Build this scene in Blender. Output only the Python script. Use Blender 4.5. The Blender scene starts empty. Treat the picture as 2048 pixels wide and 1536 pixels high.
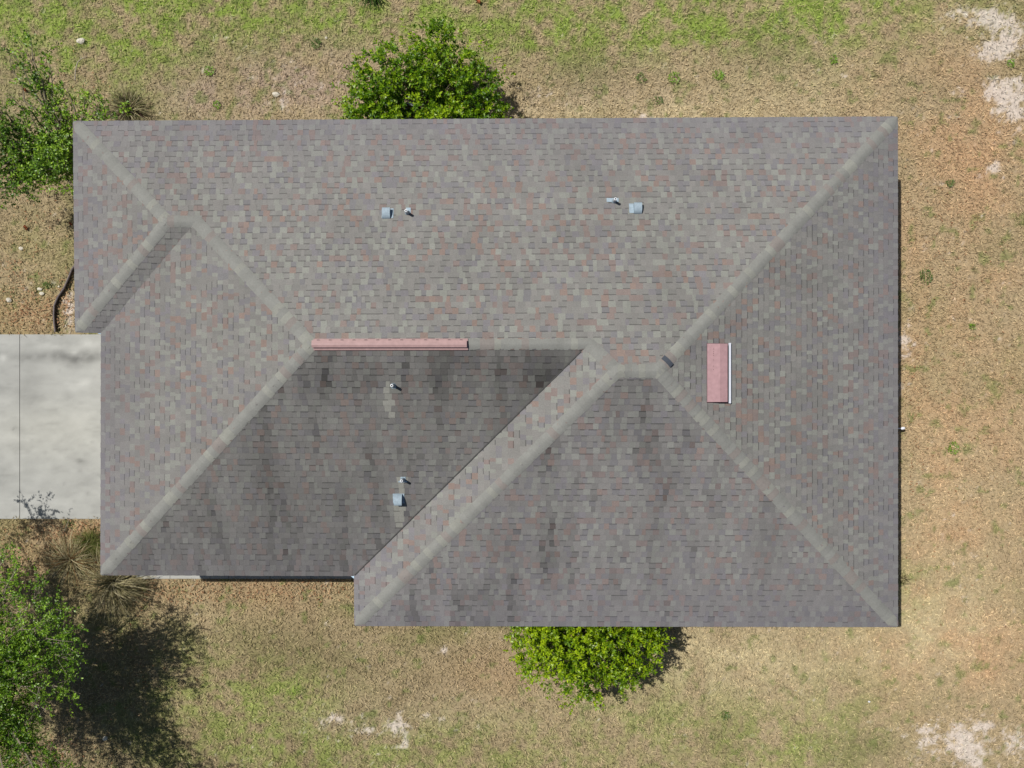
import bpy, math, random
import numpy as np
from mathutils import Vector

# ------------------------------------------------------------------ camera, sky, sun, exposure
scene = bpy.context.scene
CAMZ = 21.66
FPX = 1695.0
cam_d = bpy.data.cameras.new('camera'); cam = bpy.data.objects.new('camera', cam_d)
scene.collection.objects.link(cam)
cam.location = (0, 0, CAMZ); cam.rotation_euler = (0, 0, 0)
cam_d.sensor_width = 36.0; cam_d.lens = 36.0 * FPX / 2048.0
cam_d.clip_start = 0.1; cam_d.clip_end = 2000
scene.camera = cam

SUN = Vector((-1.29, 0.76, 2.65)).normalized()
world = bpy.data.worlds.new('World'); scene.world = world; world.use_nodes = True
wn = world.node_tree.nodes; wl = world.node_tree.links
bg = wn['Background']
sky = wn.new('ShaderNodeTexSky'); sky.sky_type = 'NISHITA'; sky.sun_disc = False
sky.sun_elevation = math.asin(SUN.z); sky.sun_rotation = math.atan2(SUN.x, SUN.y)
wl.new(sky.outputs[0], bg.inputs[0]); bg.inputs[1].default_value = 0.051
sl = bpy.data.lights.new('sun', 'SUN'); so = bpy.data.objects.new('sun', sl)
scene.collection.objects.link(so)
sl.energy = 4.6; sl.angle = math.radians(0.5); sl.color = (1.0, 0.955, 0.89)
so.rotation_euler = SUN.to_track_quat('Z', 'Y').to_euler(); so.location = (0, 0, 40)
scene.view_settings.view_transform = 'Standard'; scene.view_settings.look = 'None'
scene.view_settings.exposure = 0.0; scene.view_settings.gamma = 1.0
scene.view_settings.use_curve_mapping = False
scene.cycles.max_bounces = 6

rng = np.random.default_rng(7)
random.seed(7)
C = scene.collection


# ------------------------------------------------------------------ helpers
def W(px, py, z=0.0):
    """pixel of the 2048x1536 survey frame + height -> world point"""
    k = (CAMZ - z) / FPX
    return ((px - 1024) * k, -(py - 768) * k, z)


def lin(r, g, b):
    def f(c):
        c /= 255.0
        return c / 12.92 if c <= 0.04045 else ((c + 0.055) / 1.055) ** 2.4
    return np.array([f(r), f(g), f(b)])


def hash2(ix, iy, seed):
    h = (ix.astype(np.int64) * 374761393 + iy.astype(np.int64) * 668265263 + seed * 144665) & 0xffffffff
    h = ((h ^ (h >> 13)) * 1274126177) & 0xffffffff
    h = h ^ (h >> 16)
    return (h & 0xffff) / 65535.0


def vnoise(x, y, seed=0):
    x = np.asarray(x, float); y = np.asarray(y, float)
    ix = np.floor(x); iy = np.floor(y); fx = x - ix; fy = y - iy
    fx = fx * fx * (3 - 2 * fx); fy = fy * fy * (3 - 2 * fy)
    a = hash2(ix, iy, seed); b = hash2(ix + 1, iy, seed); c = hash2(ix, iy + 1, seed); d = hash2(ix + 1, iy + 1, seed)
    return (a * (1 - fx) + b * fx) * (1 - fy) + (c * (1 - fx) + d * fx) * fy


def fbm(x, y, seed=0, octv=4):
    s = 0; a = 0.5; t = 0
    for o in range(octv):
        s = s + a * vnoise(x * 2 ** o, y * 2 ** o, seed + o * 17); t += a; a *= 0.5
    return s / t


def tag(o, label=None, cat=None, group=None, kind=None):
    if label: o['label'] = label
    if cat: o['category'] = cat
    if group: o['group'] = group
    if kind: o['kind'] = kind
    return o


def empty(name, loc, label=None, cat=None, group=None):
    o = bpy.data.objects.new(name, None); C.objects.link(o); o.location = loc
    o.empty_display_size = 0.2
    return tag(o, label, cat, group)


def link(name, me, mat=None, parent=None):
    o = bpy.data.objects.new(name, me); C.objects.link(o)
    if mat: me.materials.append(mat)
    if parent:
        o.parent = parent
        o.location = -Vector(abs_loc(parent))
    return o


def abs_loc(o):
    v = Vector(o.location)
    while o.parent:
        o = o.parent; v += Vector(o.location)
    return v


def set_col(me, cols):
    """cols (nverts,3)"""
    at = me.color_attributes.new('Col', 'FLOAT_COLOR', 'POINT')
    a = np.ones((len(cols), 4), dtype=np.float32); a[:, :3] = cols
    at.data.foreach_set('color', a.ravel())


def fast_mesh(name, verts, faces, cols=None, smooth=False):
    """verts (n,3); faces (m,k) equal-sized"""
    me = bpy.data.meshes.new(name)
    verts = np.asarray(verts, np.float32); faces = np.asarray(faces, np.int32)
    m, k = faces.shape
    me.vertices.add(len(verts)); me.vertices.foreach_set('co', verts.ravel())
    me.loops.add(m * k); me.loops.foreach_set('vertex_index', faces.ravel())
    me.polygons.add(m)
    me.polygons.foreach_set('loop_start', np.arange(0, m * k, k, dtype=np.int32))
    me.polygons.foreach_set('loop_total', np.full(m, k, dtype=np.int32))
    me.update(calc_edges=True)
    if smooth: me.shade_smooth()
    if cols is not None: set_col(me, cols)
    return me


class MB:
    """collects polygons for one mesh"""
    def __init__(s): s.v = []; s.f = []; s.c = []
    def poly(s, pts, col=(1, 1, 1)):
        i = len(s.v); s.v += [tuple(p) for p in pts]; s.c += [tuple(col)] * len(pts)
        s.f.append(list(range(i, i + len(pts))))
    def box(s, lo, hi, col=(1, 1, 1)):
        x0, y0, z0 = lo; x1, y1, z1 = hi
        P = [(x0,y0,z0),(x1,y0,z0),(x1,y1,z0),(x0,y1,z0),(x0,y0,z1),(x1,y0,z1),(x1,y1,z1),(x0,y1,z1)]
        for q in ((3,2,1,0),(4,5,6,7),(0,1,5,4),(1,2,6,5),(2,3,7,6),(3,0,4,7)): s.poly([P[i] for i in q], col)
    def prism(s, ring, z0, z1, col=(1, 1, 1)):
        n = len(ring)
        s.poly([(x, y, z1) for x, y in ring], col); s.poly([(x, y, z0) for x, y in ring[::-1]], col)
        for i in range(n):
            a = ring[i]; b = ring[(i + 1) % n]
            s.poly([(a[0], a[1], z0), (b[0], b[1], z0), (b[0], b[1], z1), (a[0], a[1], z1)], col)
    def obj_pts(s, pts, quads, col=(1, 1, 1)):
        i = len(s.v); s.v += [tuple(p) for p in pts]; s.c += [tuple(col)] * len(pts)
        s.f += [[i + j for j in q] for q in quads]
    def tube(s, pts, rad, col=(1, 1, 1), n=6, cap=True):
        pts = [Vector(p) for p in pts]; rings = []
        for i, p in enumerate(pts):
            d = (pts[min(i + 1, len(pts) - 1)] - pts[max(i - 1, 0)]).normalized()
            a = d.cross(Vector((0.31, 0.17, 0.93)));
            if a.length < 1e-3: a = d.cross(Vector((1, 0, 0)))
            a.normalize(); b = d.cross(a)
            r = rad[i] if hasattr(rad, '__len__') else rad
            rings.append([p + (a * math.cos(t) + b * math.sin(t)) * r for t in [2 * math.pi * j / n for j in range(n)]])
        allp = [q for r in rings for q in r]
        qs = [[i * n + j, i * n + (j + 1) % n, (i + 1) * n + (j + 1) % n, (i + 1) * n + j] for i in range(len(pts) - 1) for j in range(n)]
        if cap: qs += [list(range(n))[::-1], [(len(pts) - 1) * n + j for j in range(n)]]
        s.obj_pts(allp, qs, col)
    def build(s, name, mat, parent=None, smooth=False):
        me = bpy.data.meshes.new(name); me.from_pydata(s.v, [], s.f); me.update()
        if smooth: me.shade_smooth()
        set_col(me, np.array(s.c, dtype=np.float32))
        return link(name, me, mat, parent)


# ------------------------------------------------------------------ materials
def mat_attr(name, rough=0.9, nscale=60, namt=0.25, bump=0.0, bscale=80, spec=0.3, transl=0.0, metal=0.0, stretch=(1, 1, 1), n2=0.0, n2scale=3):
    m = bpy.data.materials.new(name); m.use_nodes = True
    N = m.node_tree.nodes; L = m.node_tree.links; b = N['Principled BSDF']
    b.inputs['Roughness'].default_value = rough; b.inputs['Specular IOR Level'].default_value = spec
    b.inputs['Metallic'].default_value = metal
    at = N.new('ShaderNodeAttribute'); at.attribute_name = 'Col'
    geo = N.new('ShaderNodeNewGeometry')
    mp = N.new('ShaderNodeMapping'); mp.inputs['Scale'].default_value = stretch; L.new(geo.outputs['Position'], mp.inputs[0])
    no = N.new('ShaderNodeTexNoise'); no.inputs['Scale'].default_value = nscale; no.inputs['Detail'].default_value = 3
    L.new(mp.outputs[0], no.inputs['Vector'])
    mr = N.new('ShaderNodeMapRange'); mr.inputs[1].default_value = 0.25; mr.inputs[2].default_value = 0.75
    mr.inputs[3].default_value = 1 - namt; mr.inputs[4].default_value = 1 + namt
    L.new(no.outputs[0], mr.inputs[0])
    vm = N.new('ShaderNodeVectorMath'); vm.operation = 'SCALE'
    L.new(at.outputs['Color'], vm.inputs[0]); L.new(mr.outputs[0], vm.inputs['Scale'])
    out = vm.outputs[0]
    if n2 > 0:
        no2 = N.new('ShaderNodeTexNoise'); no2.inputs['Scale'].default_value = n2scale; no2.inputs['Detail'].default_value = 5
        L.new(mp.outputs[0], no2.inputs['Vector'])
        mr2 = N.new('ShaderNodeMapRange'); mr2.inputs[1].default_value = 0.3; mr2.inputs[2].default_value = 0.7
        mr2.inputs[3].default_value = 1 - n2; mr2.inputs[4].default_value = 1 + n2
        L.new(no2.outputs[0], mr2.inputs[0])
        vm2 = N.new('ShaderNodeVectorMath'); vm2.operation = 'SCALE'
        L.new(out, vm2.inputs[0]); L.new(mr2.outputs[0], vm2.inputs['Scale']); out = vm2.outputs[0]
    L.new(out, b.inputs['Base Color'])
    if bump > 0:
        nb = N.new('ShaderNodeTexNoise'); nb.inputs['Scale'].default_value = bscale; nb.inputs['Detail'].default_value = 4
        L.new(geo.outputs['Position'], nb.inputs['Vector'])
        bp = N.new('ShaderNodeBump'); bp.inputs['Strength'].default_value = bump; bp.inputs['Distance'].default_value = 0.01
        L.new(nb.outputs[0], bp.inputs['Height']); L.new(bp.outputs[0], b.inputs['Normal'])
    if transl > 0:
        tr = N.new('ShaderNodeBsdfTranslucent'); mx = N.new('ShaderNodeMixShader'); mx.inputs[0].default_value = transl
        L.new(out, tr.inputs[0]); L.new(b.outputs[0], mx.inputs[1]); L.new(tr.outputs[0], mx.inputs[2])
        L.new(mx.outputs[0], N['Material Output'].inputs[0])
    return m


M_shingle = mat_attr('asphalt_shingle', 0.95, 45, 0.13, 0.35, 160, 0.2, n2=0.05, n2scale=2.2)
M_cap = mat_attr('cap_shingle', 0.95, 30, 0.08, 0.3, 160, 0.2, n2=0.06, n2scale=4)
M_ground = mat_attr('soil_and_thatch', 1.0, 28, 0.22, 0.8, 60, 0.05, n2=0.10, n2scale=9)
M_blade = mat_attr('grass_blade', 0.8, 4, 0.12, 0, spec=0.15, transl=0.2)
M_leaf = mat_attr('leaf', 0.42, 6, 0.15, 0, spec=0.45, transl=0.28)
M_bark = mat_attr('bark', 0.95, 40, 0.3, 0.6, 60)
M_conc = mat_attr('concrete', 0.9, 90, 0.05, 0.15, 120, 0.2, n2=0.07, n2scale=3.2, stretch=(0.5, 1, 1))
M_stucco = mat_attr('stucco', 0.9, 80, 0.05, 0.4, 120)
M_trim = mat_attr('painted_trim', 0.55, 20, 0.04)
M_galv = mat_attr('galvanised_metal', 0.62, 25, 0.12, 0, metal=0.0, n2=.08, n2scale=14)
M_pink = mat_attr('pink_painted_metal', 0.55, 14, 0.07, 0, spec=0.35, n2=0.05, n2scale=7)
M_rock = mat_attr('pale_limestone', 0.95, 35, 0.15, 0.8, 50)
M_plastic = mat_attr('black_plastic', 0.5, 30, 0.15)
M_pvc = mat_attr('white_plastic', 0.4, 30, 0.03)
M_glass = mat_attr('window_glass', 0.08, 5, 0.02, spec=0.8)

# ------------------------------------------------------------------ house geometry (plan in metres)
HE = 2.66                                  # eave height
S = 1 / 3.0                                # roof pitch 4 in 12
U = (CAMZ - HE) / FPX                      # metres per survey pixel at the eave


def E2(px, py): return np.array([(px - 1024) * U, -(py - 768) * U])


cA, cB, cC, cD = E2(148, 244), E2(1793.5, 235), E2(1793.8, 1252), E2(710.5, 1250)
cE, cF, cG, cH = E2(710, 1150), E2(203, 1148.5), E2(204, 664.5), E2(152, 663)


def plane(a, b, s=S):
    d = (b - a) / np.linalg.norm(b - a); n = np.array([d[1], -d[0]])
    return dict(a=a, b=b, d=d, n=n, s=s)


PN, PE, PS, PW2 = plane(cA, cB), plane(cB, cC), plane(cC, cD), plane(cD, cE)
PS1, PW1, PJS, PJW = plane(cE, cF), plane(cF, cG), plane(cG, cH), plane(cH, cA)


def zat(P, x, y): return HE + P['s'] * (P['n'][0] * (x - P['a'][0]) + P['n'][1] * (y - P['a'][1]))


def meet(*Ps):
    A = []; b = []
    for P in Ps:
        A.append([-P['s'] * P['n'][0], -P['s'] * P['n'][1], 1]); b.append(HE - P['s'] * P['n'].dot(P['a']))
    return np.linalg.solve(np.array(A), np.array(b))


v3 = lambda c: np.array([c[0], c[1], HE])
A3, B3, C3, D3, E3, F3, G3, H3 = map(v3, (cA, cB, cC, cD, cE, cF, cG, cH))
R2e = meet(PN, PE, PS); R2w = meet(PN, PS, PW2); R1e = meet(PN, PS1, PW2)
P1w = meet(PN, PS1, PW1); J2 = meet(PN, PJS, PW1); J1 = meet(PN, PJS, PJW)
FACES = [('n', PN, [A3, B3, R2e, R2w, R1e, P1w, J2, J1]), ('e', PE, [B3, C3, R2e]), ('s', PS, [C3, D3, R2w, R2e]),
         ('w2', PW2, [D3, E3, R1e, R2w]), ('s1', PS1, [E3, F3, P1w, R1e]), ('w1', PW1, [F3, G3, J2, P1w]),
         ('js', PJS, [G3, H3, J1, J2]), ('jw', PJW, [H3, A3, J1])]


# ------------------------------------------------------------------ ground
ring0 = [cA, cB, cC, cD, cE, cF, cG, cH]


def inset(ring, d):
    """clockwise ring moved inwards by d"""
    n = len(ring); out = []
    for i in range(n):
        p, q, r = ring[i - 1], ring[i], ring[(i + 1) % n]
        d1 = (q - p) / np.linalg.norm(q - p); d2 = (r - q) / np.linalg.norm(r - q)
        n1 = np.array([d1[1], -d1[0]]); n2 = np.array([d2[1], -d2[0]])
        M = np.array([n1, n2]); out.append(np.linalg.solve(M, np.array([n1.dot(q) + d, n2.dot(q) + d])))
    return out


wall_ring = inset(ring0, 0.45)
DRV = (-34.0, wall_ring[5][0], -3.44, 1.265)              # driveway x0,x1,y0,y1
WLK = (-9.62, wall_ring[3][0] - 0.02, -4.97, wall_ring[5][1] - 0.02)      # walkway

GREEN = [(200,20,360,85,1.0),(560,10,240,45,.7),(1300,-10,520,70,1.3),(750,-5,300,50,.9),(150,0,260,50,.6),(120,130,150,90,.45),(700,5,140,40,.55),(1180,35,300,75,.75),(1400,20,260,60,.75),
         (1050,100,130,50,.4),(1650,45,170,60,.4),(230,200,110,50,.3),(300,110,80,50,.4),
         (520,1400,160,90,.35),(600,1385,60,30,.45),(1000,1500,330,60,.38),(640,1510,260,60,.35),(1330,1440,180,70,.25),
         (1580,1500,170,70,.5),(400,1420,160,130,.3),(380,1320,60,60,.2),(1800,1180,60,60,.25),(1300,1380,50,40,.2),(60,480,90,60,.15),(1700,1420,120,60,.2)]
DARKG = [(1130,130,160,45,.35),(1540,110,90,50,.4),(1720,1500,90,50,.45),(330,1500,160,60,.2),(600,1310,160,40,.25),(230,230,60,40,.4)]
ORANGE = [(1900,600,170,420,.75),(1990,300,100,150,.6),(1930,1050,150,250,.65),(1930,1320,160,130,.75),(430,1185,300,45,.55),(40,630,120,60,.45),
          (200,1065,120,40,.8),(100,1130,120,80,.35),(1000,1350,110,60,.35),(30,500,90,60,.1),(1850,200,120,120,.35),(1760,1310,120,50,.3)]
PINK = [(470,200,260,40,.7),(1240,210,480,22,.4),(520,160,210,75,.65),(640,140,110,90,.4),(1090,170,120,60,.5),(1290,160,150,60,.35),(60,210,160,120,.4),(1000,1360,120,60,.3),(60,420,80,60,.1),(760,1440,170,45,.35),(1780,1400,120,60,.25),(1900,220,100,130,.3)]
SAND = [(1965,25,60,18,.9),(1990,45,55,18,1),(2030,80,35,30,.7),(1975,100,36,26,1.1),(2012,95,20,22,.9),(1990,178,34,22,1),(2018,215,40,42,1.2),(1925,186,22,12,.9),
        (2050,180,25,25,.9),(1990,340,14,24,.9),(1958,355,14,10,.8),(1880,38,26,14,.6),(1810,690,20,45,1),(1800,780,14,22,.7),(135,622,16,48,1.1),(548,206,26,18,.7),(605,140,22,14,.5),(660,115,14,20,.5),
        (1925,1490,36,42,1.1),(1860,1475,30,36,.7),(1965,1450,26,14,.9),(1955,1530,20,20,1),(2030,1485,24,30,.9),(1800,1465,30,20,.4),
        (793,1447,18,32,.8),(650,1452,30,18,.6),(730,1465,28,14,.6),(870,1428,20,12,.5),(812,1490,14,12,.8),(680,1438,14,12,.6),(668,1436,12,8,.7),(1095,190,36,26,.55),(887,1299,11,9,1.1),
        (700,1445,90,34,.26),(800,1470,70,36,.26),(520,150,90,40,.30),(600,190,60,30,.34),(1985,60,90,50,.12),(2000,200,70,70,.10),(1930,1490,120,50,.35),(660,1255,16,10,.6),(560,1160,20,10,.5),(655,1160,14,8,.6),(1330,135,9,8,.7),(1288,232,14,8,.8),(1400,205,14,8,.5),(1633,82,9,8,.8),(1635,172,12,10,.6),(1840,235,26,22,.5),(1925,1180,8,18,.5),(20,300,30,14,.3),(1812,610,16,30,.3),(1870,365,20,10,.5),(160,260,20,8,.4)]


def blobs(X, Y, lst):
    s = np.zeros_like(X)
    for cx, cy, rx, ry, a in lst:
        s = s + a * np.exp(-(((X - cx) / rx) ** 2 + ((Y - cy) / ry) ** 2))
    return s


T_TAN = lin(182, 165, 132); T_GREEN = lin(146, 166, 80); T_DKG = lin(126, 124, 86); T_OR = lin(198, 166, 130)
T_PINK = lin(178, 158, 138); T_SAND = lin(210, 199, 190); T_OLIVE = lin(148, 142, 100); T_PALE = lin(204, 189, 152); T_DULL = lin(156, 141, 110)
PALE = [(1180,222,560,26,.7),(1500,190,220,60,.4),(1580,1300,330,60,.6),(1450,1370,240,80,.5),(1860,1240,120,90,.6),(1000,1440,330,60,.35),(640,1400,140,60,.25),(1900,1000,140,300,.35),(1350,1300,90,90,.4),(480,1230,200,30,.2),(1650,130,150,60,.3)]


def ground_cols(x, y):
    px = x * FPX / CAMZ + 1024; py = 768 - y * FPX / CAMZ
    n1 = fbm(x * 0.55, y * 0.55, 3); n2 = fbm(x * 2.3, y * 2.3, 11); n3 = fbm(x * 7, y * 7, 23, 3); n4 = fbm(x * 1.1, y * 1.1, 31)
    col = T_TAN[None, :] * np.ones((len(x), 1))
    def mixin(col, t, w): w = np.clip(w, 0, 1)[:, None]; return col * (1 - w) + t[None, :] * w
    west = np.clip((1500 - px) / 900, 0, 1) * np.clip(.75 + (n4 - .5) * 1.6, 0, 1) * (.8 + .4 * np.clip((py - 768) / 500, -1, 1))
    col = mixin(col, T_DULL, west)
    col = mixin(col, T_OLIVE, np.clip((n1 - 0.46) * 3.2 + (n2 - .5) * 2.0, 0, 0.75) * np.clip(1.15 - blobs(px, py, ORANGE), 0.1, 1))
    col = mixin(col, T_PINK, blobs(px, py, PINK) * 1.1 * np.clip((n2 - .32) * 4, 0, 1))
    col = mixin(col, T_OR, blobs(px, py, ORANGE) * np.clip((n4 - 0.18) * 2.2, 0.35, 1))
    col = mixin(col, T_PALE, blobs(px, py, PALE) * np.clip((n2 - .3) * 2.4 + .2, 0, 1))
    g = blobs(px, py, GREEN); col = mixin(col, T_GREEN, np.clip(g * 1.2, 0, 1) * np.clip((n2 - 0.30) * 2.2 + (n3 - .5) * 2.2 + .1, 0, 1))
    col = mixin(col, T_DKG, blobs(px, py, DARKG) * np.clip(n2 * 2, 0, 1))
    # scattered small green weeds
    wd = np.clip((fbm(x * 5.1, y * 5.1, 77, 3) - 0.66 + .05 * ((px > 330) & (px < 680) & (py < 250))) * 9, 0, 1); col = mixin(col, lin(118, 134, 72), wd * 0.6)
    n6 = .6 * fbm(x * 11, y * 11, 29, 3) + .4 * vnoise(x * 31, y * 31, 37)
    s = np.clip(blobs(px, py, SAND) * 2.1 - 3.4 * (1 - n6) - 3.4 * (1 - n3) + 2.15, 0, 1) * .78
    col = mixin(col, T_SAND, s)
    return col, s, g


def axis_pts(lo, hi, step, far):
    a = np.arange(lo, hi + step * .5, step); e = []
    d = step; p = hi
    while p < far: d *= 1.35; p += d; e.append(p)
    l = []; d = step; p = lo
    while p > -far: d *= 1.35; p -= d; l.append(p)
    return np.concatenate([np.array(l[::-1]), a, np.array(e)])


gx = axis_pts(-14.5, 14.5, 0.055, 400); gy = axis_pts(-11, 11, 0.055, 400)
GX, GY = np.meshgrid(gx, gy); fx_, fy_ = GX.ravel(), GY.ravel()
gcol, gs, gg = ground_cols(fx_, fy_)
gz = -0.02 * fbm(fx_ * 3, fy_ * 3, 5, 3) - 0.004
nx, ny = len(gx), len(gy)
ii, jj = np.meshgrid(np.arange(nx - 1), np.arange(ny - 1)); b0 = (jj * nx + ii).ravel()
gf = np.stack([b0, b0 + 1, b0 + nx + 1, b0 + nx], 1)
K_G = 0.88
gm = fast_mesh('ground', np.stack([fx_, fy_, gz], 1), gf, gcol * K_G * (0.80 + 0.25 * gs[:, None]), smooth=True)
tag(link('ground', gm, M_ground), kind='structure')


def in_ring(x, y, ring):
    inside = np.zeros(len(x), bool); n = len(ring); j = n - 1
    for i in range(n):
        xi, yi = ring[i]; xj, yj = ring[j]
        c = ((yi > y) != (yj > y)) & (x < (xj - xi) * (y - yi) / (yj - yi + 1e-12) + xi)
        inside ^= c; j = i
    return inside


# grass
NB = 360000
bx = rng.uniform(-14.6, 14.6, NB); by = rng.uniform(-11, 11, NB)
keep = ~in_ring(bx, by, inset(ring0, 1.6))
crp = .07 * np.clip(fbm(bx * 5, by * 5, 15, 3) - .45, 0, 1) * 4 * rng.uniform(0, 1, NB)
keep &= ~((bx > DRV[0]) & (bx < DRV[1]) & (by > DRV[2] + crp - .01) & (by < DRV[3] - crp + .01))
keep &= ~((bx > WLK[0] - .01) & (bx < WLK[1]) & (by > WLK[2] - .01) & (by < WLK[3] + 2))
bx, by = bx[keep], by[keep]
bc, bs, bgn = ground_cols(bx, by)
dens = (1 - 0.80 * bs) * np.clip(0.62 + 0.5 * fbm(bx * 4, by * 4, 8, 3), 0, 1)
k2 = rng.uniform(0, 1, len(bx)) < dens
bx, by, bc, bgn = bx[k2], by[k2], bc[k2], bgn[k2]
n = len(bx)
ang = rng.uniform(0, 2 * np.pi, n) + 0; Lb = rng.uniform(0.055, 0.125, n) * (1 + 0.2 * np.clip(bgn, 0, 1)); Wb = rng.uniform(0.011, 0.020, n)
el = rng.uniform(0.05, 0.75, n)
dx_, dy_ = np.cos(ang), np.sin(ang)
zb = rng.uniform(0, 0.03, n) + .03 * ((bx < DRV[1]) & (by > DRV[2]) & (by < DRV[3]))
base = np.stack([bx, by, zb], 1); side = np.stack([-dy_, dx_, np.zeros(n)], 1) * (Wb / 2)[:, None]
side[:, 2] = rng.uniform(-.5, .5, n) * Wb
tip = base + np.stack([dx_ * np.cos(el) * Lb, dy_ * np.cos(el) * Lb, np.sin(el) * Lb], 1)
V = np.stack([base - side, base + side, tip], 1).reshape(-1, 3)
var = rng.uniform(0.45, 1.65, n); rr = rng.uniform(0, 1, n)
straw = lin(222, 202, 160); dkg = lin(82, 84, 50)
bc2 = bc * var[:, None]
bc2 = np.where((rr < 0.16)[:, None], bc * .35 + straw[None] * .65, bc2)
bc2 = np.where(((rr > .86))[:, None], bc * .5 + dkg[None] * .5, bc2)
gm = fast_mesh('grass', V, np.arange(3 * n).reshape(-1, 3), np.repeat(np.clip(bc2 * K_G * 1.12, 0, .85), 3, 0))
tag(link('grass', gm, M_blade), 'short dry and patchy green lawn grass around the house', 'grass', kind='stuff')

# leaf litter
lx, ly = [], []
for cx, cy, rx, ry, m_ in [(190,1060,110,18,420),(110,1110,110,50,300),(60,620,90,35,380),(30,540,60,60,120),(130,600,20,50,90),(350,1180,160,22,300),(620,1180,130,25,220),(100,1500,90,30,260),(60,400,60,60,70),(1830,900,22,300,160),(1930,900,100,500,260),(260,1300,90,120,150),(140,200,90,60,90),(1900,500,90,250,160)]:
    q = rng.normal(0, .6, (m_, 2)); lx += list(cx + q[:, 0] * rx); ly += list(cy + q[:, 1] * ry)
lx = (np.array(lx) - 1024) * CAMZ / FPX; ly = -(np.array(ly) - 768) * CAMZ / FPX
k3 = ~((lx < DRV[1]) & (ly > DRV[2] - .02) & (ly < DRV[3] + .02) & (rng.uniform(0, 1, len(lx)) < .985)) & ~((lx > WLK[0]) & (lx < WLK[1]) & (ly > WLK[2]) & (ly < -3))
lx, ly = lx[k3], ly[k3]; n = len(lx)
a_ = rng.uniform(0, 6.28, n); l_ = rng.uniform(.02, .042, n); c0 = np.stack([lx, ly, rng.uniform(.035, .06, n)], 1)
d_ = np.stack([np.cos(a_), np.sin(a_), rng.uniform(-.3, .3, n)], 1) * l_[:, None]; s_ = np.stack([-np.sin(a_), np.cos(a_), rng.uniform(-.4, .4, n)], 1) * (l_ * .45)[:, None]
V = np.stack([c0 - d_, c0 + s_, c0 + d_, c0 - s_], 1).reshape(-1, 3)
pal = np.array([lin(186, 146, 110), lin(200, 164, 126), lin(158, 116, 84), lin(214, 180, 140)])
tag(link('leaf_litter', fast_mesh('leaf_litter', V, np.arange(4 * n).reshape(-1, 4), np.repeat(pal[rng.integers(0, 4, n)] * .75, 4, 0)), M_blade),
    'scattered small dry orange leaves on the lawn', 'leaf litter', kind='stuff')

# ------------------------------------------------------------------ driveway and walkway
mb_v = []; mb_f = []; mb_c = []


def conc_col(x, y):
    px = x * FPX / CAMZ + 1024; py = 768 - y * FPX / CAMZ
    nz = fbm(x * .6, y * 1.6, 41); n2 = fbm(x * 2.2, y * 4.5, 43); n5 = fbm(x * 6, y * 7, 47, 3); nq = fbm(x * 1.7, y * .6, 53)
    base = lin(192, 193, 188)[None, :] * (0.84 + 0.28 * nz + 0.12 * (n2 - .5) + .06 * (n5 - .5))[:, None]
    def dk(cx, cy, rx, ry, a): return a * np.exp(-(((px - cx) / rx) ** 2 + ((py - cy + 26 * (nq - .5)) / ry) ** 2)) * (0.15 + 1.6 * n5)
    d = dk(100, 712, 110, 11, .30) + dk(175, 718, 35, 12, .32) + dk(60, 770, 60, 30, .12) + dk(160, 922, 14, 5, .3) + dk(162, 943, 6, 5, .25) + dk(60, 810, 18, 30, .14) + dk(60, 940, 14, 14, .13) + dk(5, 960, 20, 25, .15) + dk(178, 985, 5, 5, .2)
    l = dk(120, 696, 60, 6, -.16) + dk(8, 713, 9, 9, -.35) + dk(160, 765, 50, 8, -.12) + dk(120, 880, 90, 50, -.08) + dk(170, 690, 40, 8, -.14)
    base = base * np.clip(1 - 1.1 * d - 1.0 * l, .4, 1.4)[:, None]
    for sx, sy, sr, sa in ((28, 858, 3, .25), (120, 742, 4, .12), (186, 884, 3, .22), (92, 905, 5, .14), (150, 1002, 4, .16), (64, 880, 5, .1), (178, 720, 9, .16), (20, 930, 7, .1), (130, 968, 3, .2)): base = base * (1 - sa * np.exp(-(((px - sx) ** 2 + (py - sy) ** 2) / sr ** 2)))[:, None]
    base = base * (1 - .10 * np.clip(fbm(x * 3, y * 9, 59) - .5, 0, 1) * 4)[:, None]
    br = np.exp(-(((px - 100) / 160) ** 2 + ((py - 860) / 60) ** 2)) * .35
    base = base * (1 - br[:, None]) + base * np.array([1.05, 1.02, .93])[None] * br[:, None]
    return base * .70


def slab(x0, x1, y0, y1, z, step=0.05):
    xs = np.linspace(x0, x1, max(2, int((x1 - x0) / step))); ys = np.linspace(y0, y1, max(2, int((y1 - y0) / step)))
    X, Y = np.meshgrid(xs, ys); X = X.ravel(); Y = Y.ravel(); nx_ = len(xs); ny_ = len(ys)
    o = sum(len(v) for v in mb_v)
    mb_v.append(np.stack([X, Y, np.full(len(X), z)], 1)); mb_c.append(conc_col(X, Y))
    I, J = np.meshgrid(np.arange(nx_ - 1), np.arange(ny_ - 1)); b_ = (J * nx_ + I).ravel() + o
    mb_f.append(np.stack([b_, b_ + 1, b_ + nx_ + 1, b_ + nx_], 1))
    o = sum(len(v) for v in mb_v); e = 0.006
    P = np.array([[x0, y0, z], [x1, y0, z], [x1, y1, z], [x0, y1, z], [x0 - e, y0 - e, z - .1], [x1 + e, y0 - e, z - .1], [x1 + e, y1 + e, z - .1], [x0 - e, y1 + e, z - .1]])
    mb_v.append(P); mb_c.append(np.tile(lin(150, 148, 140) * .7, (8, 1)))
    mb_f.append(np.array([[0, 1, 5, 4], [1, 2, 6, 5], [2, 3, 7, 6], [3, 0, 4, 7]]) + o)


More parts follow.
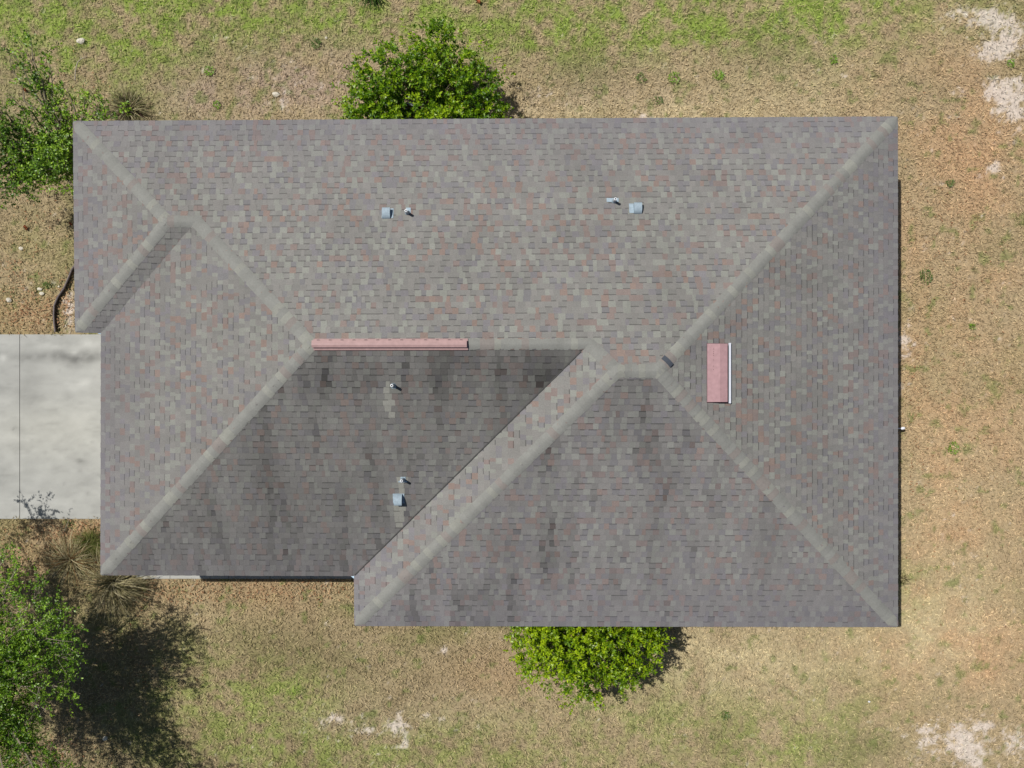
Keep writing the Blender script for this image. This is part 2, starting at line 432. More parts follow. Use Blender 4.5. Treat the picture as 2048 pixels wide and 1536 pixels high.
xj = W(41, 0)[0]
slab(xj + .007, DRV[1], DRV[2], DRV[3], 0.035); slab(xj - 3.9, xj - .007, DRV[2], DRV[3], 0.035)
for k in range(4): slab(xj - 3.9 * (k + 2), xj - 3.9 * (k + 1) - .014, DRV[2], DRV[3], 0.035, .2)
tag(link('driveway', fast_mesh('driveway', np.concatenate(mb_v), np.concatenate(mb_f), np.concatenate(mb_c)), M_conc), kind='structure')
mb_v, mb_f, mb_c = [], [], []
jx = [WLK[0], W(341, 0)[0], W(458, 0)[0], W(541, 0)[0], W(622, 0)[0], WLK[1]]
for a, b in zip(jx[:-1], jx[1:]): slab(a + .005, b - .005, WLK[2], WLK[3], 0.03)
tag(link('walkway', fast_mesh('walkway', np.concatenate(mb_v), np.concatenate(mb_f), np.concatenate(mb_c)), M_conc), kind='structure')

# ------------------------------------------------------------------ the house
house = empty('house', (float((cA[0] + cB[0]) / 2), 0, 0), 'single storey house under a hipped roof of mottled grey, brown and red shingles', 'house')


def clip_half(poly, ax, val, keep_ge):
    out = []; n = len(poly)
    for i in range(n):
        p, q = poly[i], poly[(i + 1) % n]
        a = p[ax] - val; b = q[ax] - val
        if not keep_ge: a, b = -a, -b
        if a >= -1e-9: out.append(p)
        if (a > 1e-9 and b < -1e-9) or (a < -1e-9 and b > 1e-9):
            t = a / (a - b); r = [p[0] + (q[0] - p[0]) * t, p[1] + (q[1] - p[1]) * t]
            r[ax] = val; out.append(tuple(r))
    return out


def clip_rect(poly, u0, u1, v0, v1):
    for ax, val, ge in ((1, v0, True), (1, v1, False), (0, u0, True), (0, u1, False)):
        poly = clip_half(poly, ax, val, ge)
        if len(poly) < 3: return []
    return poly


def clip_line(poly, a, b, c):
    """keep a*u + b*v >= c"""
    out = []; n = len(poly)
    for i in range(n):
        p, q = poly[i], poly[(i + 1) % n]
        d0 = a * p[0] + b * p[1] - c; d1 = a * q[0] + b * q[1] - c
        if d0 >= 0: out.append(p)
        if (d0 > 0 and d1 < 0) or (d0 < 0 and d1 > 0):
            t = d0 / (d0 - d1); out.append((p[0] + (q[0] - p[0]) * t, p[1] + (q[1] - p[1]) * t))
    return out


def clip_cell(poly, u0, u1, k0, k1, vb, v0, v1):
    """a tab whose sides lean by k0, k1 over one exposure above vb"""
    for ax, val, ge in ((1, v0, True), (1, v1, False)):
        poly = clip_half(poly, ax, val, ge)
        if len(poly) < 3: return []
    for sg, u, k in ((1, u0, k0), (-1, u1, k1)):
        m = k / EXPO
        poly = clip_line(poly, sg, -sg * m, sg * (u - m * vb))
        if len(poly) < 3: return []
    return poly


def parea(p):
    return abs(sum(p[i][0] * p[(i + 1) % len(p)][1] - p[(i + 1) % len(p)][0] * p[i][1] for i in range(len(p)))) / 2


PAL = [(lin(158, 160, 152), .32), (lin(150, 148, 144), .34), (lin(142, 139, 143), .10), (lin(150, 134, 128), .12), (lin(157, 136, 126), .10)]
pw = np.array([p[1] for p in PAL]); pw = pw / pw.sum(); PC = [p[0] for p in PAL]
EXPO = 0.1355
VENTS_S = [(785, 768), (804, 958), (797, 993)]
KR = 0.70

roofmb = MB()
for nm, P, poly in FACES:
    cs = 1 / math.sqrt(1 + P['s'] ** 2); sn = P['s'] * cs
    uax = np.array([P['d'][0], P['d'][1], 0]); vax = np.array([P['n'][0] * cs, P['n'][1] * cs, sn]); nax = np.array([-P['n'][0] * sn, -P['n'][1] * sn, cs])
    o = v3(P['a'])
    loc = [(float((p - o).dot(uax)), float((p - o).dot(vax))) for p in poly]
    umin = min(p[0] for p in loc); umax = max(p[0] for p in loc); vmax = max(p[1] for p in loc)
    k = 0; v0 = -0.02
    while v0 < vmax:
        v1 = v0 + EXPO
        poly_row = clip_half(clip_half(loc, 1, max(v0, 0), True), 1, v1, False) if v1 > 0 else []
        if k == 0:
            # starter: let the bottom course overhang the deck by 2 cm
            poly_row = [(p[0], v0 if abs(p[1]) < 1e-6 else p[1]) for p in poly_row]
        if len(poly_row) >= 3:
            u = umin - rng.uniform(0, .3); ru1 = max(p[0] for p in poly_row); ru0 = min(p[0] for p in poly_row)
            raised = rng.uniform() < .5
            sk0 = 0.0
            while u < ru1:
                w = rng.choice([.08, .11, .13, .15]) * rng.uniform(.9, 1.1) if raised else rng.uniform(.09, .17)
                sk1 = rng.uniform(-.016, .016) if raised else 0.0
                if u + w > ru0:
                    skew = 0
                    if raised:
                        ci = rng.choice(len(PC), p=pw); col = (PC[ci] * .82 + lin(147, 146, 142) * .18) * rng.uniform(.94, 1.06)
                    else:
                        col = lin(147, 146, 142) * rng.uniform(.92, 1.05)
                        if rng.uniform() < .22: col = lin(140, 139, 140) * rng.uniform(.95, 1.04)
                        elif rng.uniform() < .10: col = lin(150, 137, 132) * rng.uniform(.95, 1.04)
                    um, vm_ = u + w / 2, v0 + EXPO / 2
                    wp = o + uax * um + vax * vm_
                    f = 1.0
                    # violet-grey tint, stronger on the lower courses
                    ew = math.exp(-vm_ / 0.9) * .65
                    col = col * (1 - ew) + (col * .35 + lin(134, 131, 140) * .65) * ew
                    st = float(fbm(np.array([wp[0] * 1.3]), np.array([wp[1] * .30]), 61)[0]); st2 = float(fbm(np.array([wp[0] * 4.6]), np.array([wp[1] * .8]), 67)[0])
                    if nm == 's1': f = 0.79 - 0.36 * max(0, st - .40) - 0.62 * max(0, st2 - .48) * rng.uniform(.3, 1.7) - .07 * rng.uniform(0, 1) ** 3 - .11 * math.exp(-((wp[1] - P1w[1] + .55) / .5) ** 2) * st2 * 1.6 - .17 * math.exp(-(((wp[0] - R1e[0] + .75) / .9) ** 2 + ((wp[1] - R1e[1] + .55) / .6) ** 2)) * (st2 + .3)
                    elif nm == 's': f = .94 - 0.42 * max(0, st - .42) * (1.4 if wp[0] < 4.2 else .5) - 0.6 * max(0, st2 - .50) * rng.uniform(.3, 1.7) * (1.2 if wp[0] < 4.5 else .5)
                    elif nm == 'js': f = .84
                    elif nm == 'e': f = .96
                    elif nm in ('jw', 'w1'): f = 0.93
                    f *= 1 - 0.35 * max(0, float(fbm(np.array([wp[0] * .9]), np.array([wp[1] * .9]), 71)[0]) - .52)
                    if nm == 's': col = col * .8 + .2 * lin(140, 137, 144)
                    if nm in ('s1', 'js'): col = col * (1 - .35) + .35 * lin(139, 138, 137)
                    if nm == 's1':
                        for vx, vy in VENTS_S:
                            qx, qy, _ = W(vx, vy, 3.4)
                            if abs(wp[0] - qx) < .085 and -0.75 < wp[1] - qy < .02: f = 1.0; col = lin(149, 149, 142) * rng.uniform(.92, 1.07)
                    col = np.clip(col * f * KR, 0, 1)
                    cells = [(v0, v1, col)]
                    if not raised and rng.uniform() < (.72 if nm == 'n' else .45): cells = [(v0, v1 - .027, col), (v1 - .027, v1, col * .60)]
                    lift = .013 if raised else .007
                    for (c0_, c1_, cc) in cells:
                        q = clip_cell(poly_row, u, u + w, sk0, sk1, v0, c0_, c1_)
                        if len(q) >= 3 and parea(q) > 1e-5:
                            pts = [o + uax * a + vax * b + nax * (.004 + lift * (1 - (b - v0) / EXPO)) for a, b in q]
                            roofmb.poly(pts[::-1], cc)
                            if c0_ == v0:   # butt edge
                                bot = [p for p in q if abs(p[1] - v0) < 1e-6]
                                if len(bot) >= 2:
                                    a = min(p[0] for p in bot); b = max(p[0] for p in bot); dn = -.03 if k == 0 else -.004
                                    t = .004 + lift
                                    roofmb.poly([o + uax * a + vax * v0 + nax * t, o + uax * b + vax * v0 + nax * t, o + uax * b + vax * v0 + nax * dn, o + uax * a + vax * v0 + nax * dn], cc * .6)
                u += w; sk0 = sk1; raised = not raised if rng.uniform() < .88 else raised
        v0 = v1; k += 1
roof = roofmb.build('roof', M_shingle, house)


# caps over hips and ridges
def fnorm(P):
    cs = 1 / math.sqrt(1 + P['s'] ** 2); sn = P['s'] * cs
    return np.array([-P['n'][0] * sn, -P['n'][1] * sn, cs])


def cap_run(name, a, b, Pa, Pb, hw=0.135, skip=None, e0=0.0, e1=0.0, ec=9.0):
    a = np.array(a); b = np.array(b); d = b - a; L = np.linalg.norm(d); d = d / L
    na, nb = fnorm(Pa), fnorm(Pb)
    sa = np.cross(na, d); sb = np.cross(nb, d)
    if sa.dot(nb) > 0: sa = -sa
    if sb.dot(na) > 0: sb = -sb
    up = na + nb; up /= np.linalg.norm(up)
    mb = MB(); t = -e0; sc = .86
    while t < L + e1:
        ln = rng.choice([.135, .145, .15]) if t + ec > hw else .05; t1 = min(t + ln + .02, L + e1 + .02)
        if skip and skip[0] < t < skip[1]: t += ln; continue
        if rng.uniform() < .17: col = lin(158, 159, 151) * rng.uniform(.97, 1.04)
        else:
            col = lin(150, 151, 146) * rng.uniform(.94, 1.05)
            if rng.uniform() < .10: col = lin(150, 144, 139)
        hw_ = hw * rng.uniform(.96, 1.04); jo = rng.uniform(-.008, .008)
        rows = []
        for tt, lf in ((t, .018), (t1, .010)):
            c = a + d * tt
            hh = min(hw_, max(.012, (tt + ec) * .94))
            row = []
            for fq, nn, sd in ((1, na, sa), (.72, na, sa), (.42, na, sa), (.16, na * .6 + up * .4, sa), (0, up, sa), (.16, nb * .6 + up * .4, sb), (.42, nb, sb), (.72, nb, sb), (1, nb, sb)):
                rise_ = .010 * (1 - fq) ** 2
                row.append(c + sd * hh * fq + nn * (lf + .003 - .006 * (fq > .9)) + up * (rise_ - .012 * (1 - fq) ** 4))
            rows.append(row)
        cc = np.clip(col * KR, 0, 1); n9 = len(rows[0])
        mb.obj_pts(rows[0] + rows[1], [(i, i + 1, n9 + i + 1, n9 + i) for i in range(n9 - 1)], cc)
        for i in range(n9 - 1):
            dn = up * .02; mb.poly([rows[0][i], rows[0][i + 1], rows[0][i + 1] - dn, rows[0][i] - dn], cc * .8)
        for i, nn in ((0, na), (n9 - 1, nb)):
            mb.poly([rows[0][i], rows[1][i], rows[1][i] - nn * .022, rows[0][i] - nn * .024], cc * .8)
        t += ln
    return mb.build(name, M_cap, roof, smooth=True)


cap_run('hip_cap', A3, J1, PN, PJW, ec=0.0)
cap_run('hip_cap', H3, J1, PJS, PJW, ec=0.0)
cap_run('ridge_cap', J1, J2, PN, PJS, e1=.1)
cap_run('hip_cap', J2, P1w, PN, PW1)
cap_run('hip_cap', F3, P1w, PS1, PW1, ec=0.0)
LR1 = np.linalg.norm(R1e - P1w)
rv0 = np.array(W(625, 688, P1w[2])); rv1 = np.array(W(934, 688, P1w[2]))
s0 = (rv0 - P1w).dot(R1e - P1w) / LR1; s1_ = (rv1 - P1w).dot(R1e - P1w) / LR1
cap_run('ridge_cap', P1w, R1e, PN, PS1, hw=.125, skip=(s0 - .05, s1_ - .12), e1=.05)
cap_run('hip_cap', R1e, R2w, PN, PW2)
cap_run('ridge_cap', R2w, R2e, PN, PS, hw=.145)
cap_run('hip_cap', D3, R2w, PS, PW2, ec=0.0)
cap_run('hip_cap', B3, R2e, PN, PE, ec=0.0)
cap_run('hip_cap', C3, R2e, PS, PE, ec=0.0)

# valleys: dark strip along the crease, galvanised flashing poking out at the inner corner
def valley(a, b, Pa, Pb):
    a = np.array(a); b = np.array(b); d = (b - a); L = np.linalg.norm(d); d /= L
    up = fnorm(Pa) + fnorm(Pb); up /= np.linalg.norm(up); s = np.cross(d, up)
    mb = MB()
    na, nb = fnorm(Pa), fnorm(Pb)
    sa = np.cross(na, d); sb = np.cross(nb, d)
    if sa.dot(nb) < 0: sa = -sa
    if sb.dot(na) < 0: sb = -sb
    p0 = a; p1 = b
    mb.poly([p0 + up * .02, p0 + sa * .022 + na * .022, p1 + sa * .022 + na * .022, p1 + up * .02], lin(84, 84, 82))
    mb.poly([p0 + up * .02, p1 + up * .02, p1 + sb * .014 + nb * .022, p0 + sb * .014 + nb * .022], lin(60, 60, 60))
    return mb.build('valley_seam', M_shingle, roof), a, d


valley(E3, R1e - (R1e - E3) * .03, PS1, PW2)
for (c, sx, sy) in ((E3, -1, -1), (G3, -1, 1)):
    mb = MB(); z = HE - .004
    # folded galvanised tongue at the inner corner, sky reflection put into its blue colour
    if sy < 0: pts = [(c[0] - .13, c[1] + .0, z), (c[0] + .01, c[1] - .0, z), (c[0] + .01, c[1] - .11, z - .015)]
    else: pts = [(c[0] + .01, c[1] + .01, z), (c[0] + .01, c[1] - .045, z - .012), (c[0] - .09, c[1] - .035, z - .012), (c[0] - .14, c[1] + .01, z)]
    mb.poly(pts, lin(186, 214, 232)); mb.poly([(p[0], p[1], p[2] - .006) for p in pts][::-1], lin(186, 214, 232))
    for i in range(len(pts)):
        p, q = pts[i], pts[(i + 1) % len(pts)]
        mb.poly([p, (p[0], p[1], p[2] - .006), (q[0], q[1], q[2] - .006), q], lin(186, 214, 232))
    mb.build('valley_flashing', M_trim, roof)

# soffit / fascia and walls
fr = inset(ring0, 0.035); mb = MB(); mb.prism([tuple(p) for p in fr][::-1], HE - .17, HE - .012, lin(206, 204, 196) * .8); mb.build('fascia', M_trim, house)
mb = MB(); mb.prism([tuple(p) for p in wall_ring][::-1], 0.0, HE - .17, lin(214, 208, 192) * .85); mb.build('wall', M_stucco, house)
# garage door and windows
gxw = wall_ring[5][0]
mb = MB()
for k in range(4): mb.box((gxw - .035, -3.25, .05 + k * .53), (gxw - .003, 1.08, .05 + k * .53 + .51), lin(232, 230, 222) * .85)
mb.build('garage_door', M_trim, house)


def window(cx, cy, axis, w, z0=.95, h=1.1):
    mb = MB(); g = MB(); t = .04
    for s_ in (-1, 1):
        if axis == 'x': mb.box((cx + s_ * w / 2 - .03, min(cy, cy), z0), (cx + s_ * w / 2 + .03, cy + t, z0 + h), lin(235, 235, 230) * .85)
    return None


def win_xy(face, c, w, z0=.95, h=1.1):
    """window on an axis-aligned wall; face: 'n','s','e','w'; c = (wall coordinate, centre along the wall)"""
    col = lin(236, 236, 230) * .85; mb = MB(); g = MB()
    sg = 1 if face in 'ne' else -1
    def bx_(m, u0, u1, za, zb_, d0, d1, cl):
        lo = min(c[0] + sg * d0, c[0] + sg * d1); hi = max(c[0] + sg * d0, c[0] + sg * d1)
        if face in 'ns': m.box((u0, lo, za), (u1, hi, zb_), cl)
        else: m.box((lo, u0, za), (hi, u1, zb_), cl)
    a, b = c[1] - w / 2, c[1] + w / 2
    bx_(mb, a, a + .05, z0, z0 + h, .003, .05, col); bx_(mb, b - .05, b, z0, z0 + h, .003, .05, col)
    bx_(mb, a + .05, b - .05, z0, z0 + .05, .003, .05, col); bx_(mb, a + .05, b - .05, z0 + h - .05, z0 + h, .003, .05, col)
    bx_(mb, a + .05, b - .05, z0 + h / 2 - .02, z0 + h / 2 + .02, .003, .045, col)
    bx_(g, a + .05, b - .05, z0 + .05, z0 + h / 2 - .02, .002, .02, lin(50, 60, 68)); bx_(g, a + .05, b - .05, z0 + h / 2 + .02, z0 + h - .05, .002, .02, lin(50, 60, 68))
    w_ = mb.build('window', M_trim, house); gg_ = g.build('pane', M_glass, w_)


yN = wall_ring[0][1]; yS = wall_ring[2][1]; xE = wall_ring[1][0]; yS1 = wall_ring[5][1]
for x in (-7.2, 1.8, 5.6): win_xy('n', (yN, x), 1.3)
for x in (-1.6, 5.2): win_xy('s', (yS + .01, x), 1.3)
win_xy('s', (yS1 + .01, -6.6), 1.1)
for y in (3.0, -2.6): win_xy('e', (xE, y), 1.2)

# ---- ridge vent (pink metal)
dR = (R1e - P1w) / LR1; a = P1w + dR * s0; b = P1w + dR * s1_
mb = MB(); side = np.array([-dR[1], dR[0], 0]); upz = np.array([0, 0, 1.0]); pk = lin(184, 152, 150) * .78


def extr(mb, prof, a, b, col, caps=True):
    A_ = [a + side * s_ + upz * h for s_, h in prof]; B_ = [b + side * s_ + upz * h for s_, h in prof]
    for i in range(len(prof)):
        j = (i + 1) % len(prof); mb.poly([A_[i], A_[j], B_[j], B_[i]], col)
    if caps: mb.poly(A_[::-1], col); mb.poly(B_, col)


extr(mb, [(-.070, .075), (-.02, .095), (.02, .095), (.075, .075), (.075, .065), (.02, .085), (-.02, .085), (-.070, .065)], a, b, pk)
vent = mb.build('ridge_vent', M_pink, house)
vent['label'] = 'long pink metal vent capping the ridge'
mb = MB()
extr(mb, [(-.125, .0), (-.118, .004), (.0, .04), (.112, .004), (.112, -.012), (0, .02)], a + dR * .02, b + dR * .02, pk * .9)
mb.build('flange', M_pink, vent)
for i in range(13):
    mb = MB(); c = a + dR * (.12 + i * (s1_ - s0 - .24) / 12)
    p = c + side * .083 + upz * .028
    mb.box((p[0] - .025, p[1] - .008, p[2] - .01), (p[0] + .025, p[1] + .008, p[2] + .012), lin(70, 52, 54))
    mb.build('slot', M_pink, vent)


def roof_z(P, x, y): return zat(P, x, y)


# ---- box vent on the east slope
x0, y1_, _ = W(1415.5, 687, 4.27); x2, _, _ = W(1456, 687, 4.22); xc = W(1441, 687, 4.27)[0]; x3, _, _ = W(1460.5, 687, 4.08); y0_ = W(0, 804, 4.25)[1]
zr = lambda x: roof_z(PE, x, (y0_ + y1_) / 2)
zt = zr(x0) + .035
top = [(x0, zt), (xc, zt - .005), (x2, zt - .045)]
bot = [(x2, zt - .057), (xc, zt - .017), (x0, zt - .014)]
mb = MB(); pr = top + bot; n_ = len(pr)
for i in range(n_):
    p, q = pr[i], pr[(i + 1) % n_]
    mb.poly([(p[0], y0_, p[1]), (q[0], y0_, q[1]), (q[0], y1_, q[1]), (p[0], y1_, p[1])], lin(184, 148, 151) * .80)
mb.poly([(p[0], y0_, p[1]) for p in pr][::-1], pk); mb.poly([(p[0], y1_, p[1]) for p in pr], pk)
bv = mb.build('box_vent', M_pink, house); bv['label'] = 'pink metal box vent on the east slope'
for yy in (y0_ + .012, y1_ - .022):
    mb = MB()
    mb.poly([(x0 + .02, yy, zt - .016), (xc, yy, zt - .02), (x2 - .02, yy, zt - .056), (x2 - .02, yy, zr(x2) + .01), (x0 + .02, yy, zr(x0) + .01)], lin(120, 90, 94))
    mb.poly([(x0 + .02, yy + .01, zt - .016), (xc, yy + .01, zt - .02), (x2 - .02, yy + .01, zt - .056), (x2 - .02, yy + .01, zr(x2) + .01), (x0 + .02, yy + .01, zr(x0) + .01)][::-1], lin(120, 90, 94))
    mb.build('side_panel', M_pink, bv)
mb = MB(); wl_ = lin(222, 226, 236) * .95
yl0, yl1 = y0_ - .03, y1_ + .02
for (xa, xb, ha) in ((x3 - .035, x3 + .012, .075),):
    mb.obj_pts([(xa, yl0, zr(xa) + .02), (xb, yl0, zr(xb) + .02), (xb, yl1, zr(xb) + .02), (xa, yl1, zr(xa) + .02), (xa, yl0, zr(xa) + ha), (xb, yl0, zr(xb) + ha), (xb, yl1, zr(xb) + ha), (xa, yl1, zr(xa) + ha)],
               [(3, 2, 1, 0), (4, 5, 6, 7), (0, 1, 5, 4), (1, 2, 6, 5), (2, 3, 7, 6), (3, 0, 4, 7)], wl_)
mb.build('lip', M_trim, bv)
mb = MB()
mb.poly([(x0 - .01, y0_ - .02, zr(x0 - .01) + .021), (x3 - .036, y0_ - .02, zr(x3 - .036) + .021), (x3 - .036, y1_ + .01, zr(x3 - .036) + .021), (x0 - .01, y1_ + .01, zr(x0 - .01) + .021)], lin(96, 76, 80))
mb.build('shaded_base', M_pink, bv)  # base sheet coloured dark to paint in the shade under the hood
for i, py_ in enumerate((698, 703, 707, 711, 720, 732, 739)):
    mb = MB()
    px_, yy, _ = W(1427, py_, zt)
    mb.tube([(px_, yy, zt - .002), (px_, yy, zt + .004)], .009, lin(120, 96, 98), 8)
    mb.build('screw', M_pink, bv)


# ---- small roof penetrations
def frame(P, px, py):
    z = 3.5
    for _ in range(6):
        x, y, _z = W(px, py, z); z = zat(P, x, y)
    cs = 1 / math.sqrt(1 + P['s'] ** 2); sn = P['s'] * cs
    return np.array([x, y, z]), np.array([P['d'][0], P['d'][1], 0]), np.array([P['n'][0] * cs, P['n'][1] * cs, sn]), np.array([-P['n'][0] * sn, -P['n'][1] * sn, cs])


GAL = lin(160, 178, 190) * .78


def plate(mb, o, u, v, n, u0, u1, v0, v1, h0, h1, col):
    P = [o + u * a + v * b + n * c for c in (h0, h1) for a, b in ((u0, v0), (u1, v0), (u1, v1), (u0, v1))]
    mb.obj_pts(P, [(0, 1, 2, 3), (7, 6, 5, 4), (4, 5, 1, 0), (5, 6, 2, 1), (6, 7, 3, 2), (7, 4, 0, 3)], col)


def hood_vent(P, px, py, label, size=1.0, off=(0.0, 0.0), tall=.13):
    """galvanised barrel hood: curved back rising from the upslope side, open towards the eave"""
    o, u, v, n = frame(P, px, py); root = empty('hood_vent', tuple(o - np.array(abs_loc(house)))); root.parent = house
    root['label'] = label
    u, v, n = map(np.array, (u, v, n))
    w = .085 * size; mb = MB(); K = 8; r = .16 * size
    Pr = []
    for i in range(K + 1):
        t = math.pi / 2 * i / K
        Pr.append((r * .62 - r * 1.15 * (1 - math.cos(t)), tall * math.sin(t)))      # (v, n): from upslope foot to the crest
    Pr.append((Pr[-1][0] - .03, tall * .93))
    th = .004
    for i in range(len(Pr) - 1):
        a_, b_ = Pr[i], Pr[i + 1]
        q = [o - u * w + v * a_[0] + n * a_[1], o + u * w + v * a_[0] + n * a_[1], o + u * w + v * b_[0] + n * b_[1], o - u * w + v * b_[0] + n * b_[1]]
        mb.poly(q, GAL); mb.poly([p - n * th - v * .002 for p in q][::-1], GAL * .9)
    for s_ in (-1, 1):
        side_ = [o + u * w * s_ + v * a_[0] + n * a_[1] for a_ in Pr] + [o + u * w * s_ + v * Pr[-1][0] + n * .02]
        mb.poly(side_, GAL * .9)
    h = mb.build('hood', M_galv, root)
    mb = MB(); plate(mb, o, u, v, n, -.13 + off[0], .12 + off[0], -.13 + off[1], .10 + off[1], .012, .017, GAL * 1.05); mb.build('flashing', M_galv, root)
    for s_ in (-.4, .4):
        mb = MB(); mb.tube([o + u * (w * s_) + v * (.03) + n * .02, o + u * (w * s_) + v * (-.045) + n * .1], .008, GAL * .7)
        mb.build('screen_bar', M_galv, root)
    return root


def pipe_vent(P, px, py, label, plates, h=.27, rad=.03, lead=0.0):
    o, u, v, n = frame(P, px, py); root = empty('pipe_vent', tuple(o - np.array(abs_loc(house)))); root.parent = house
    root['label'] = label
    mb = MB(); R_ = rad; K = 14
    z = np.array([0, 0, 1.0]); c = o
    rings = [(R_, -.02), (R_, h), (R_ * .55, h + .002), (R_ * .55, h - .12)]
    pts = [c + np.array([math.cos(2 * math.pi * j / K) * r, math.sin(2 * math.pi * j / K) * r, q]) for r, q in rings for j in range(K)]
    qs = [[i * K + j, i * K + (j + 1) % K, (i + 1) * K + (j + 1) % K, (i + 1) * K + j] for i in range(3) for j in range(K)] + [[3 * K + j for j in range(K)]]
    mb.obj_pts(pts, qs, lin(226, 230, 234) * .9); mb.build('pipe', M_pvc, root)
    mb = MB()
    pts = [c + np.array([math.cos(2 * math.pi * j / K) * r, math.sin(2 * math.pi * j / K) * r, q]) for r, q in ((.062, -.005), (.045, .05), (R_ + .004, .09), (R_ + .002, .12)) for j in range(K)]
    qs = [[i * K + j, i * K + (j + 1) % K, (i + 1) * K + (j + 1) % K, (i + 1) * K + j] for i in range(3) for j in range(K)]
    mb.obj_pts(pts, qs, GAL); mb.build('boot', M_galv, root)
    mb = MB()
    for u0, u1, v0, v1 in plates: plate(mb, o, u, v, n, u0, u1, v0, v1, .014, .019, GAL * 1.1)
    mb.build('flashing', M_galv, root)
    return root


# north slope: eave is up in the picture, u runs to the right, v (upslope) runs down
hood_vent(PN, 773, 430, 'galvanised hood vent, the left one of the two on the north slope', 1.0, (.03, -.02))
hood_vent(PN, 1275, 420, 'galvanised hood vent nearest the north-east hip', 1.0, (-.05, -.02))
pipe_vent(PN, 815, 426, 'short white pipe vent just right of the left hood vent', [(-.03, .07, -.12, .02)])
pipe_vent(PN, 1228, 403, 'short white pipe vent with a wide bare flashing left of a hood vent', [(-.16, .1, -.075, .02)])
# south slope behind the garage: u runs to the left, v (upslope) runs up
pipe_vent(PS1, 787, 771, 'white pipe vent just below the pink ridge vent', [(-.055, .035, -.06, .03)])
pipe_vent(PS1, 806, 959, 'white pipe vent directly above the lone hood vent on the dark slope', [(-.09, .10, -.06, -.03), (-.06, .05, -.02, .07)])
hood_vent(PS1, 797, 995, 'galvanised hood vent alone on the dark stained slope', 1.0, (0, 0), .17)

# loose slate-coloured cap piece lying over the hip
o, u, v, n = frame(PN, 1329, 720)
dB = (B3 - R2e) / np.linalg.norm(B3 - R2e); mb = MB()
cc_ = R2e + dB * .23; up_ = fnorm(PN) + fnorm(PE); up_ /= np.linalg.norm(up_); sa_ = np.cross(up_, dB)
g_ = lin(86, 92, 102) * .7
arc = [(-.125, .026), (-.06, .046), (.0, .052), (.06, .046), (.125, .026)]
for i in range(4):
    p, q = arc[i], arc[i + 1]
    P4 = [cc_ + sa_ * p[0] + up_ * p[1] - dB * .0, cc_ + sa_ * q[0] + up_ * q[1], cc_ + sa_ * q[0] + up_ * q[1] + dB * .10, cc_ + sa_ * p[0] + up_ * p[1] + dB * .10]
    mb.poly(P4, g_); mb.poly([x - up_ * .012 for x in P4][::-1], g_ * .6)
o_ = mb.build('patch_shingle', M_cap, roof); o_['label'] = 'dark slate-coloured cap shingle patched over the hip near the peak'
# white outlet pipe below the east eave
mb = MB(); ex, ey, _ = W(1807, 857, .25); wx = xE
mb.tube([(wx - .01, ey, .25), (ex - .05, ey, .25), (ex - .02, ey + .004, .25)], .013, lin(235, 238, 245) * .9, 8)
mb.tube([(ex - .07, ey, .25), (ex - .05, ey, .25), (ex + .01, ey + .008, .245), (ex + .045, ey + .01, .23)], [.018, .035, .038, .02], lin(235, 238, 245) * .9, 10)
o_ = mb.build('outlet_pipe', M_pvc, house, smooth=True); o_['label'] = 'short white pipe reaching out past the east eave'


# ------------------------------------------------------------------ vegetation
def norm(a): return a / (np.linalg.norm(a, axis=1, keepdims=True) + 1e-9)


def leaf_mesh(name, P, D, Nn, Ln, Wd, cols, parent, mat=None):
    D = norm(D); Sd = norm(np.cross(D, Nn)); Nn = np.cross(Sd, D)
    L_ = Ln[:, None]; Wd_ = Wd[:, None]
    p0 = P; p1 = P + D * L_ * .45 + Sd * Wd_ * .5 + Nn * L_ * .06; p2 = P + D * L_; p3 = P + D * L_ * .45 - Sd * Wd_ * .5 + Nn * L_ * .06
    V = np.stack([p0, p1, p2, p3], 1).reshape(-1, 3); m = len(P)
    me = fast_mesh(name, V, np.arange(4 * m).reshape(-1, 4), np.repeat(np.clip(cols, 0, 1), 4, 0))
    return link(name, me, mat or M_leaf, parent)


def shoots(bases, axes, length, m, droop=0.0):
    """m leaves whorled along each shoot -> positions, dirs, normals, shoot index"""
    k = len(bases); ax = norm(axes)
    r = rng.normal(0, 1, (k, m, 3)); a3 = ax[:, None, :]
    perp = r - (r * a3).sum(2, keepdims=True) * a3; perp /= np.linalg.norm(perp, axis=2, keepdims=True)
    t = rng.uniform(0.1, 1, (k, m, 1)) ** .8
    P = bases[:, None, :] + a3 * t * length[:, None, None]
    D = a3 * (.25 + .7 * t ** 3) + perp * .85; D[:, :, 2] -= droop
    Nn = np.array([0, 0, 1.0]) + .55 * rng.normal(0, 1, (k, m, 3)) + a3 * .5
    return P.reshape(-1, 3), D.reshape(-1, 3), Nn.reshape(-1, 3), np.repeat(np.arange(k), m)


